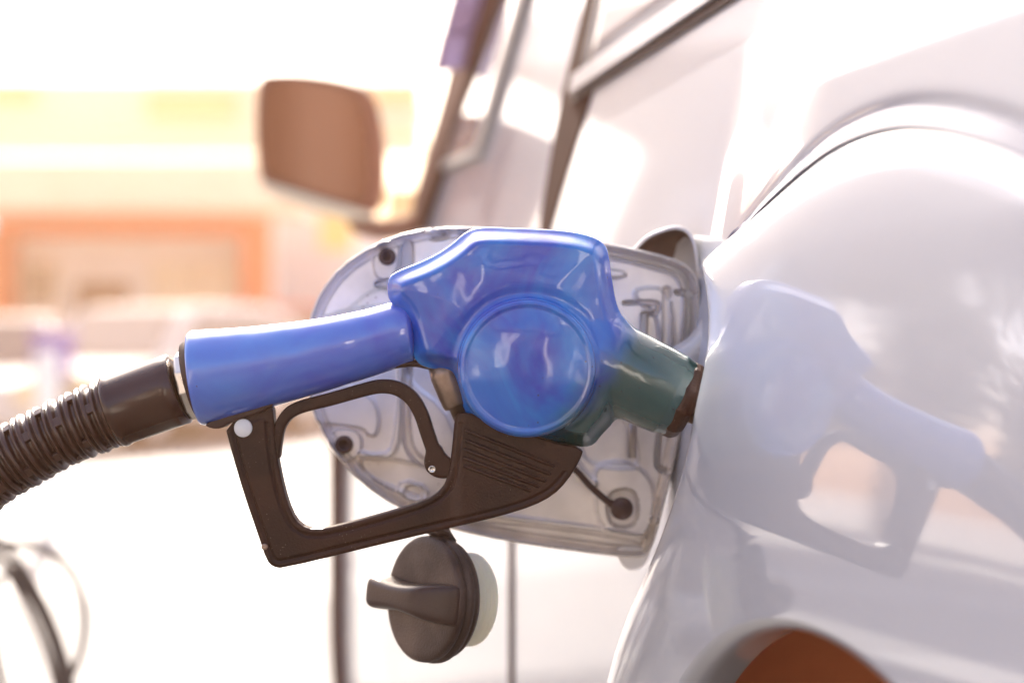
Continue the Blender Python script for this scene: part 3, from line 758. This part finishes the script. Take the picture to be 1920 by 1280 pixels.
solid('lower_case', f_lc, (475, 725, 325, 425, -68, 14), 3, YM, M['cream'], MR)
sp = spline([W(668, 400, YM+.03), W(672, 420, YM+.03), W(700, 431, YM), W(745, 430, YM-.05), W(785, 418, YM-.10), W(806, 385, YM-.13)], 6)
mesh('stalk', *tube([tuple(p) for p in sp], .0125, 16, ell=1.3), M['mhouse'], MR)

# ------------------------------------------------------------ the open fuel flap (inner face to the viewer)
YF = .93
FL = empty('fuel_flap', W(1240, 980, YF)); FL.parent = VAN; FL.location = Vector(W(1240, 980, YF))-wloc(VAN)
fo = [(860, 426), (960, 432), (1060, 443), (1145, 459), (1225, 476), (1278, 492), (1304, 515), (1312, 560), (1304, 640), (1288, 740), (1268, 840), (1246, 935), (1228, 1005), (1214, 1038), (1190, 1044), (1120, 1036), (1000, 1020), (900, 1002), (820, 982), (740, 946), (680, 905), (632, 852), (598, 798), (580, 735), (575, 665), (581, 600), (602, 548), (640, 500), (700, 460), (770, 434)]
fo_s = chaikin(fo, 1)
def flap(X, Y, w):
    d = poly2(X, Y, fo_s)
    T = 6*np.ones_like(X)
    def rl(pts, wd, h):       # raised (or sunk) ridge along a line
        nonlocal T; q = line2(X, Y, spline(pts, 5)); T = T + h*(1-ss(wd*.35, wd*1.05, q))
    def rp(pts, h, soft=5, it=2):
        nonlocal T; q = poly2(X, Y, chaikin(pts, it)); T = T + h*(1-ss(-soft*.55, soft*.55, q))
    ins = -d
    T += 11*(1-ss(5.0, 9.5, ins)) - 4*np.exp(-((ins-14)/4.)**2)            # turned rim and its gutter
    T += 7*ss(14, 26, ins)*0
    rp([(690, 540), (600, 640), (590, 700), (600, 790), (640, 860), (735, 925), (860, 955), (860, 780), (745, 700), (745, 545)], 3, 9)
    rl([(560, 640), (640, 600), (720, 588)], 20, 5)
    rp([(700, 452), (752, 452), (752, 505), (742, 525), (700, 525)], 5, 4)           # upper bumper pad
    rp([(753, 450), (775, 450), (775, 508), (756, 540), (704, 540), (704, 527), (745, 522)], -9, 4, 1)
    rp([(620, 806), (655, 800), (680, 812), (680, 850), (648, 868), (618, 850)], 7, 4)
    rp([(572, 735), (640, 716), (698, 740), (714, 775), (709, 816), (690, 816), (684, 802), (640, 796), (588, 792)], 6, 7)
    rl([(745, 560), (752, 680), (748, 790), (736, 845), (705, 855), (680, 850)], 9, 8)
    rl([(765, 690), (762, 790), (775, 850), (830, 880), (900, 890)], 9, -9)
    rp([(672, 862), (700, 852), (830, 882), (1000, 905), (1000, 950), (860, 950), (742, 915), (690, 892)], -7, 8)
    rp([(752, 896), (806, 912), (800, 945), (742, 928)], 8, 5, 1)
    rp([(764, 906), (794, 915), (790, 938), (756, 928)], -6, 4, 1)
    rl([(800, 434), (838, 436), (832, 446), (812, 448)], 4.5, -10)
    rl([(866, 436), (866, 500)], 5, -9)
    rl([(905, 960), (1000, 975), (1120, 990), (1206, 1004)], 7, 6)
    rp([(880, 972), (1205, 1012), (1200, 1034), (1010, 1016), (880, 994)], -3, 5)
    # right-hand half: pressed panel with a double line, slot, boss, latch pocket
    rl([(1000, 452), (1145, 474), (1225, 492), (1270, 506), (1287, 530), (1292, 570), (1288, 640), (1275, 720)], 5.5, -9)
    rl([(1000, 462), (1145, 484), (1220, 501), (1262, 516), (1276, 540), (1281, 575), (1276, 640)], 4.5, 6)
    rp([(1110, 503), (1172, 507), (1174, 521), (1110, 523)], 9, 5)
    rp([(1186, 538), (1262, 540), (1264, 690), (1236, 700), (1232, 585), (1192, 568)], 8, 8)
    rl([(1250, 545), (1247, 690)], 9, -7)
    rl([(1170, 568), (1225, 568), (1232, 578), (1226, 588), (1206, 588)], 4.5, -9)
    rl([(1268, 548), (1300, 552)], 6, -9)
    rp([(1100, 780), (1180, 780), (1200, 868), (1180, 878), (1110, 872), (1085, 840)], -6, 8)
    rl([(1060, 840), (1085, 880), (1110, 905)], 12, 7)
    rp([(1118, 870), (1165, 862), (1205, 878), (1228, 915), (1222, 990), (1190, 1008), (1120, 990), (1112, 900)], 9, 8)
    rp([(1136, 922), (1176, 912), (1196, 930), (1192, 985), (1140, 985)], -7, 7)
    rl([(1238, 800), (1232, 870), (1250, 882)], 6, -9)
    rp([(1216, 965), (1234, 965), (1234, 980), (1216, 980)], 6, 4)
    rl([(930, 520), (1000, 640), (1010, 760)], 10, -5)
    T = 6+(T-6)*1.7
    return smax(d[:, :, None]+0*w, smax(w-T[:, :, None], -(w+9), 1), 4)
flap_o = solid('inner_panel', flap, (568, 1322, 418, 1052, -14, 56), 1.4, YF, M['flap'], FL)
# outer skin of the flap, painted like the van, slightly larger
fo_big = chaikin([(960+(x-960)*1.0, y) for x, y in fo], 1)
def f_skin(X, Y, w):
    d = poly2(X, Y, fo_big)[:, :, None]; return smax(d-4+0*w, np.abs(w+15)-4.5, 4)
solid('outer_skin', f_skin, (562, 1326, 412, 1056, -24, -6), 3.0, YF, M['flaprim'], FL)
def stud(px, py, r, name='bumper'):
    s = YF/F; c = W(px, py, YF-.002)
    o = mesh(name, *lathe([(r*s*1.0, -.004), (r*s, .006), (r*s*.92, .0085), (r*s*.55, .0092), (r*s*.42, .0065), (0, .006)], c, (0, -1, 0), 32), M['rubber'], FL)
    return o
stud(727, 482, 16); stud(647, 832, 17)
for (px, pa, pb) in ((1208, 588, 700), (1187, 770, 858)):
    mesh('latch_pin', *tube([W(px, pa, YF-.006), W(px-1, (pa+pb)/2, YF-.006), W(px-2, pb, YF-.006)], .0024, 14), M['pin'], FL)
# hinge tab below and gooseneck hood behind the upper corner
def f_tab(X, Y, w):
    d = poly2(X, Y, chaikin([(1150, 1020), (1222, 1024), (1214, 1054), (1196, 1070), (1174, 1068), (1160, 1050)], 2))[:, :, None]
    return smax(d+0*w, np.abs(w+10)-14, 5)
solid('hinge_tab', f_tab, (1140, 1232, 1010, 1078, -28, 8), 2, YF, M['flaprim'], FL)
hood = spline([(1188, 470), (1212, 446), (1240, 433), (1268, 427), (1290, 436), (1303, 462), (1309, 505), (1318, 545), (1328, 568), (1326, 592), (1310, 622), (1284, 645), (1250, 658)], 5)
V = []; hc = np.array([1250, 545.])
for (k_, dy) in ((1.0, -.012), (1.012, -.016), (1.0, -.019), (.985, -.014), (.96, .005), (.90, .018), (.75, .027), (.4, .030), (.0, .030)):
    for p in hood:
        q = hc+(p-hc)*k_; V.append(W(q[0], q[1], .955+dy))
nh = len(hood)
hd = mesh('hinge_hood', V, [(i*nh+j, i*nh+j+1, (i+1)*nh+j+1, (i+1)*nh+j) for i in range(8) for j in range(nh-1)], M['trim'], FL)
mesh('hood_edge', *tube([W(p[0], p[1], .9365) for p in hood], .0011, 8), M['flaprim'], hd)
# curved silver arm between flap and body
arm = spline([(1238, 668), (1262, 650), (1290, 632), (1312, 604), (1326, 572)], 6)
V = []
for i, p in enumerate(arm):
    for k_, dy in ((0, 0), (.35, -.004), (1, -.004), (1.0, .004)):
        V.append(W(p[0]+k_*14*1.6, p[1]+k_*48, .915+dy))
na = len(arm)
mesh('hinge_arm', V, [(i*4+j, i*4+(j+1) % 4, (i+1)*4+(j+1) % 4, (i+1)*4+j) for i in range(na-1) for j in range(4)]+[(0, 1, 2, 3), (na*4-1, na*4-2, na*4-3, na*4-4)], M['flaprim'], FL)

# ------------------------------------------------------------ fuel cap hanging on its tether
YC = .875; sc = YC/F
ct = W(806, 1122, YC); CAP = empty('fuel_cap', ct, 'dark brown screw fuel cap with a bar grip, hanging below the open flap', 'fuel cap')
cn = Vector((-.775, -.62, .11)).normalized()             # outward face normal
cc = Vector(ct)
rC = 119*sc
side = Vector((0, 0, 1)).cross(cn).normalized()          # across the face
upv = cn.cross(side).normalized()
u_ = lambda k: k*sc
mesh('cap_disc', *lathe([(0, u_(22)), (rC*.84, u_(21)), (rC*.93, u_(20)), (rC*.975, u_(16)), (rC*.985, u_(8)), (rC*.975, u_(3)), (rC*.93, 0), (rC*.93, u_(-3)), (rC*.99, u_(-5)), (rC*1.0, u_(-9)), (rC*1.0, u_(-15)), (rC*.97, u_(-18)), (rC*.92, u_(-19)), (rC*.92, u_(-24)), (rC*.95, u_(-26)), (rC*.93, u_(-33)), (rC*.6, u_(-34)), (0, u_(-34))], cc, cn, 96), M['cap'], CAP)
# grip: a waisted bar standing out of the face
gv, gf = [], []
prof = [(-.99, 30, 30, 22), (-.95, 36, 33, 36), (-.78, 37, 30, 58), (-.55, 36, 25, 78), (-.35, 32, 22, 88), (-.05, 27, 20, 90), (.3, 26, 22, 90), (.6, 29, 25, 90), (.85, 33, 24, 90), (.95, 31, 22, 86), (.985, 22, 14, 72)]
NS = 28
for (t_, hw, hz, ht) in prof:
    for k in range(NS):
        a = 2*math.pi*k/NS; ca, sa = math.cos(a), math.sin(a)
        ex = abs(sa)**.5*(1 if sa > 0 else -1); ey = abs(ca)**.5*(1 if ca > 0 else -1)
        h_ = (ey+1)/2
        p = cc + side*(-t_*rC*.97) + upv*(ex*u_(hw)*(1.08-.2*h_)) + cn*(u_(16)+h_*u_(ht*.84-16))
        gv.append(p)
for i in range(len(prof)-1):
    for k in range(NS): gf.append((i*NS+k, i*NS+(k+1) % NS, (i+1)*NS+(k+1) % NS, (i+1)*NS+k))
gf += [tuple(range(NS))[::-1], tuple((len(prof)-1)*NS+k for k in range(NS))]
g_o = mesh('grip', gv, gf, M['grip'], CAP)
ssf = g_o.modifiers.new('sub', 'SUBSURF'); ssf.levels = 1; ssf.render_levels = 2
# threaded plug behind
pr = [(0, u_(-33)), (rC*.70, u_(-33))]
for k in range(7):
    t0 = -34-k*9; pr += [(rC*.70, u_(t0)), (rC*.745, u_(t0-3)), (rC*.745, u_(t0-5.5)), (rC*.70, u_(t0-8))]
pr += [(rC*.66, u_(-99)), (rC*.5, u_(-101)), (0, u_(-101))]
mesh('threaded_plug', *lathe(pr, cc, cn, 72), M['plug'], CAP)
# tether
b0 = cc + upv*rC*1.0 + cn*u_(-12)
tp = spline([tuple(b0), tuple(Vector(W(842, 968, .885))), W(880, 935, .895), W(960, 880, .905), W(1040, 858, .91), W(1075, 877, .912), W(1108, 912, .915), W(1140, 940, .918), W(1160, 950, .920)], 8)
rd = np.interp(np.linspace(0, 8, len(tp)), [0, .5, 1, 2, 6, 7, 7.6, 8], [.0095, .0036, .0022, .0019, .0019, .0019, .003, .0044])
tt_ = mesh('tether', *tube([tuple(p) for p in tp], list(rd), 14), M['rubber'], CAP)
bl = W(1166, 953, .918)
mesh('tether_ball', *lathe([(0, .0058), (.003, .0052), (.0058, .003), (.0066, 0), (.0058, -.003), (.004, -.006)], bl, (0, -1, 0), 28), M['rubber'], tt_)
# ------------------------------------------------------------ the nozzle
YN = .84; sn = YN/F
NZ = empty('fuel_nozzle', W(1000, 760, YN), 'blue vinyl covered fuel nozzle with black trigger guard, filling the white van', 'fuel nozzle')
bo = [(727, 548), (728, 524), (742, 510), (800, 488), (842, 464), (876, 433), (905, 426), (985, 429), (1062, 433), (1108, 443), (1134, 458), (1141, 478), (1146, 520), (1156, 578), (1176, 606), (1186, 640), (1170, 720), (1152, 790), (1130, 812), (1108, 840), (1060, 832), (1000, 818), (900, 800), (868, 770), (862, 722), (845, 695), (800, 690), (778, 676), (770, 640), (756, 590), (732, 566)]
bo_s = chaikin(bo, 2)
cax = Vector((math.cos(R(25.5)), math.sin(R(25.5))))       # collar axis, y down
def f_body(X, Y, w):
    d = poly2(X, Y, bo_s); ins = -d
    left = ss(860, 740, X)                                     # thinner at the nose
    base = 26 + 4*left
    T = base + (40-8*left)*ss(1, 34, ins) + 9*ss(20, 120, ins)
    T = T - 11*ss(745, 820, Y)                                 # lower flap of the sleeve is thinner
    T = T - 3*np.exp(-((np.hypot(X-988, Y-690)-140)/9.)**2)    # moulded gutter round the cap
    f = smax(d[:, :, None]+0*w, np.abs(w)-T[:, :, None], 9)
    # spout collar, a tapering barrel
    ax = (X-1080)*cax.x+(Y-655)*cax.y; ay = -(X-1080)*cax.y+(Y-655)*cax.x
    rr = np.interp(ax, [0, 60, 150, 196, 218], [86, 85, 82, 79, 73])
    dc = np.sqrt(ay[:, :, None]**2+(w*1.05)**2)-rr[:, :, None]
    dc = smax(dc, (np.maximum(ax-219, -ax-20))[:, :, None]+0*w, 5)
    f = smin(f, dc, 16)
    # boss under the round cap
    r = np.hypot(X-988, Y-688)
    db = smax((r-127)[:, :, None]+0*w, np.maximum(w-84, -w-70), 7)
    return smin(f, db, 10)
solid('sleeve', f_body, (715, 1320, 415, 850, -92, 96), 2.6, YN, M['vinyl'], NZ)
# black end collar on the barrel, faceted
e0 = Vector(W(1080+cax.x*212, 655+cax.y*212, YN)); axw = Vector((cax.x, 0, -cax.y))
V, Fc = lathe([(68*sn, -.001), (76*sn, .0), (76*sn, .0045), (64*sn, .0085), (40*sn, .0085), (0, .0085)], e0, axw, 10)
bevel(mesh('spout_collar', V, Fc, M['black'], NZ, smooth=False), .0012, 2)
sp_end = e0+axw*.012+Vector((.012, .012, -.004))
mesh('spout', *tube([tuple(e0+axw*.008), tuple(e0+axw*.02+Vector((.004, .004, 0))), tuple(e0+axw*.035+Vector((.012, .012, -.002))), tuple(e0+axw*.05+Vector((.02, .02, -.005)))], .0095, 24), M['dullmetal'], NZ)
# round front cap
dc_ = W(988, 688, YN)
k = sn
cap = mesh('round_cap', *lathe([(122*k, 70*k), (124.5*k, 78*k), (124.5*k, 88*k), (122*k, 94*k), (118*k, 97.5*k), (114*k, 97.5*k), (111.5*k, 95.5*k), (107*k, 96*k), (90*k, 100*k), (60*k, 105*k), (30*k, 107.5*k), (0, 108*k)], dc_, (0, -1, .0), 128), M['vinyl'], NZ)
# handle grip
hp = spline([(366, 709, 0), (400, 704, 0), (470, 692, 0), (560, 674, 0), (640, 656, 0), (700, 640, 0), (745, 626, 0), (768, 622, 0), (778, 621, 0)], 6)
hr = np.interp(np.linspace(0, 8, len(hp)), [0, .3, 1, 2, 3, 4, 5, 6, 7, 7.5, 8], [87, 90, 88, 80, 71.5, 65, 62, 60, 57, 48, 30])
P3 = [W(p[0], p[1], YN) for p in hp]
mesh('handle_grip', *tube(P3, list(hr*sn), 56, ell=.90), M['vinyl_plain'], NZ)
# dark tube put in as the shadow line under the grip
sk = spline([(396, 797), (440, 782), (500, 762), (560, 742), (640, 720), (720, 694), (770, 686), (800, 690), (835, 698)], 4)
mesh('grip_shadow', *tube([W(p[0], p[1]-5, YN) for p in sk], 7*sn, 14, ell=2.6), M['trim'], NZ)
# guard frame with the lower block
go = [(423, 792), (505, 762), (514, 758), (517, 800), (521, 850), (534, 915), (548, 958), (564, 982), (592, 991), (640, 982), (730, 958), (800, 936), (830, 914), (842, 885), (849, 830), (853, 780), (862, 770), (900, 776), (960, 796), (1030, 826), (1094, 838), (1086, 862), (1062, 900), (1036, 926), (1000, 945), (940, 964), (860, 984), (700, 1022), (532, 1063), (514, 1060), (502, 1048), (486, 1000), (460, 925), (438, 850)]
go_s = chaikin(go, 1)
ridges = [((872, 806), (1040, 874)), ((870, 824), (1033, 889)), ((869, 841), (1024, 902)), ((868, 857), (1012, 912)), ((868, 872), (996, 920))]
def f_guard(X, Y, w):
    d = poly2(X, Y, go_s); ins = -d
    blk = ss(842, 870, X)*ss(1000, 960, Y)
    T = 19+13*blk
    T = T - 3.0*np.exp(-((ins-13)/2.6)**2)*(Y > 790)*(1-ss(860, 900, X)*(Y < 880))
    T = T + 2.0*ss(15, 19, ins)*(1-blk)
    return smax(d[:, :, None]+0*w, np.abs(w)-T[:, :, None], 5)
guard = solid('guard_frame', f_guard, (412, 1104, 745, 1072, -40, 44), 1.6, YN, M['black'], NZ)
for a, b in ridges:
    q0, q1 = Vector(W(a[0], a[1], YN-.0092)), Vector(W(b[0], b[1], YN-.0092))
    mesh('grip_rib', *tube([q0, q0.lerp(q1, .02), q0.lerp(q1, .5), q0.lerp(q1, .98), q1], [.0004, .0011, .0011, .0011, .0004], 12), M['black'], guard)
tl_ = spline([(517, 852), (520, 822), (526, 796), (540, 776), (566, 762), (620, 748), (680, 731), (714, 724), (745, 728), (772, 746), (790, 776), (802, 812), (814, 846), (822, 862)], 5)
def f_trig(X, Y, w):
    d = line2(X, Y, tl_); wd = np.interp(X, [510, 540, 700, 760, 830], [8, 12, 13, 14, 13])
    a = (d-wd)[:, :, None]
    ft = poly2(X, Y, chaikin([(800, 842), (826, 832), (834, 850), (850, 862), (851, 894), (822, 897), (800, 884), (794, 866)], 2))[:, :, None]
    a = smin(a, ft, 6)
    return smax(a+0*w, np.abs(w)-15, 6)
trig = solid('trigger', f_trig, (500, 862, 702, 906, -20, 20), 1.5, YN, M['black'], NZ)
mesh('trigger_pin', *lathe([(7*sn, 8*sn), (7*sn, 17*sn), (5.2*sn, 18*sn), (4.4*sn, 16*sn), (0, 16.4*sn)], W(811, 878, YN), (0, -1, 0), 24), M['metal'], trig)
mesh('rivet', *lathe([(17*sn, 16*sn), (17*sn, 22.5*sn), (15*sn, 24.5*sn), (0, 26*sn)], W(459.5, 801, YN), (0, -1, 0), 36), M['rivet'], guard)
mesh('screw', *lathe([(6*sn, 15*sn), (6*sn, 21*sn), (4*sn, 22*sn), (0, 21*sn)], W(499, 1022, YN), (0, -1, 0), 20), M['dullmetal'], guard)
# bracket head above the guard's left arm
def f_br(X, Y, w):
    d = poly2(X, Y, chaikin([(386, 794), (425, 776), (470, 760), (512, 742), (517, 764), (432, 792), (420, 802), (400, 802)], 1))[:, :, None]
    return smax(d+0*w, np.abs(w)-27, 4)
solid('bracket', f_br, (378, 526, 735, 810, -32, 32), 1.8, YN, M['trim'], NZ)
# cast valve stem between sleeve and block
s0, s1 = Vector(W(830, 690, YN)), Vector(W(862, 772, YN))
mesh('valve_stem', *lathe([(0, -.002), (26*sn, -.002), (29*sn, .004), (27*sn, .018), (26*sn, .0205), (24*sn, .0215), (17*sn, .022), (16*sn, .030), (0, .030)], s0, s1-s0, 40), M['dullmetal'], NZ)
# swivel nut between grip and hose
hx = Vector(W(362, 720, YN)); hx2 = Vector(W(359, 720.5, YN)); an = Vector((math.cos(R(14)), 0, math.sin(R(14))))
V, Fc = lathe([(50*sn, -.0048), (63*sn, -.0044), (66*sn, -.003), (66*sn, .003), (63*sn, .0044), (50*sn, .005)], hx2, an, 10, up=(.1, 1, .25))
bevel(mesh('swivel_nut', V, Fc, M['metal'], NZ, smooth=False), .0006, 2)
mesh('grip_socket', *lathe([(0, -.004), (74*sn, -.004), (80*sn, 0), (80*sn, .003)], W(372, 712, YN), an, 40), M['trim'], NZ)

# ------------------------------------------------------------ hose
HS = empty('fuel_hose', W(150, 800, YN), 'brown black corrugated fuel hose running from the nozzle grip to the left edge', 'hose')
ac = Vector(W(338, 727, YN)); bc = Vector(W(214, 771, YN)); ax = (bc-ac)
La = ax.length
mesh('hose_cuff', *lathe([(0, -.0005), (50*sn, -.0005), (64*sn, 0), (68*sn, .001), (68*sn, La*.2), (67*sn, La*.9), (69*sn, La*.93), (70*sn, La*.98), (67*sn, La*1.03), (56*sn, La*1.04)], ac, ax, 64), M['cuff'], HS)
hc_ = spline([(216, 770), (170, 788), (110, 814), (50, 845), (-10, 882), (-80, 935), (-150, 1005), (-230, 1130), (-290, 1300), (-330, 1560), (-350, 1900)], 60)
seg = np.r_[0, np.cumsum(np.hypot(*np.diff(hc_, axis=0).T))]
L = seg[-1]; ss_ = np.arange(0, L, 1.6); cx_ = np.interp(ss_, seg, hc_[:, 0]); cy_ = np.interp(ss_, seg, hc_[:, 1])
pitch = 31.0
ph = (ss_ % pitch)/pitch
prf = np.interp(ph, [0, .06, .12, .30, .36, .42, .50, .56, .60, .74, .80, .84, 1.0], [55, 56, 65, 67, 66, 59, 58, 62, 65.5, 65, 59, 55, 55])
rad = (prf + 1.2*np.sin(ss_*.043))*sn
P3 = []
for i, (a, b) in enumerate(zip(cx_, cy_)): P3.append(W(a, b, YN-.00+.00*i))
keep = ss_ < 1250
P3 = [p for p, q in zip(P3, keep) if q]; rad = [r for r, q in zip(rad, keep) if q]
mesh('corrugated_hose', *tube(P3, rad, 56), M['hose'], HS)
# short moulded clips bridging the rings
clv, clf = [], []
vf = []
rng = random.Random(4)
for j in range(14):
    s_c = j*pitch+ pitch*.98
    i = int(s_c/1.6); p = Vector(P3[i]); tn = (Vector(P3[i+2])-Vector(P3[i-2])).normalized()
    for k_ in range(2):
        ang = R(-78 + 95*k_ + (j % 2)*38)
        nrm = (Vector((0, -1, 0))*math.cos(ang) + tn.cross(Vector((0, -1, 0))).normalized()*math.sin(ang)).normalized(); sd_ = tn.cross(nrm).normalized()
        c0 = p+nrm*60*sn; a_, b_, c_ = tn*8*sn, sd_*9*sn, nrm*4.2*sn
        Vq = [c0+a_*x+b_*y+c_*z for x in (-1, 1) for y in (-1, 1) for z in (-1, 1)]
        vf.append((Vq, [(0, 1, 3, 2), (4, 6, 7, 5), (0, 4, 5, 1), (2, 3, 7, 6), (0, 2, 6, 4), (1, 5, 7, 3)]))
bevel(mesh('ring_clips', *join(*vf), M['hose'], HS, smooth=False), .0005, 2)

# ------------------------------------------------------------ warm haze volume, added to pale and tint the distance
hv, hf = box(-124, 124, -124, 124, -1, 8.2)
M['haze'] = bpy.data.materials.new('haze'); M['haze'].use_nodes = True
hn = M['haze'].node_tree.nodes; hn.remove(hn['Principled BSDF'])
pv = hn.new('ShaderNodeVolumePrincipled'); pv.inputs['Color'].default_value = (1, .60, .36, 1)
pv.inputs['Density'].default_value = .011; pv.inputs['Anisotropy'].default_value = .35
M['haze'].node_tree.links.new(pv.outputs[0], hn['Material Output'].inputs['Volume'])
tag(mesh('haze', hv, hf, M['haze'], smooth=False), kind='stuff')
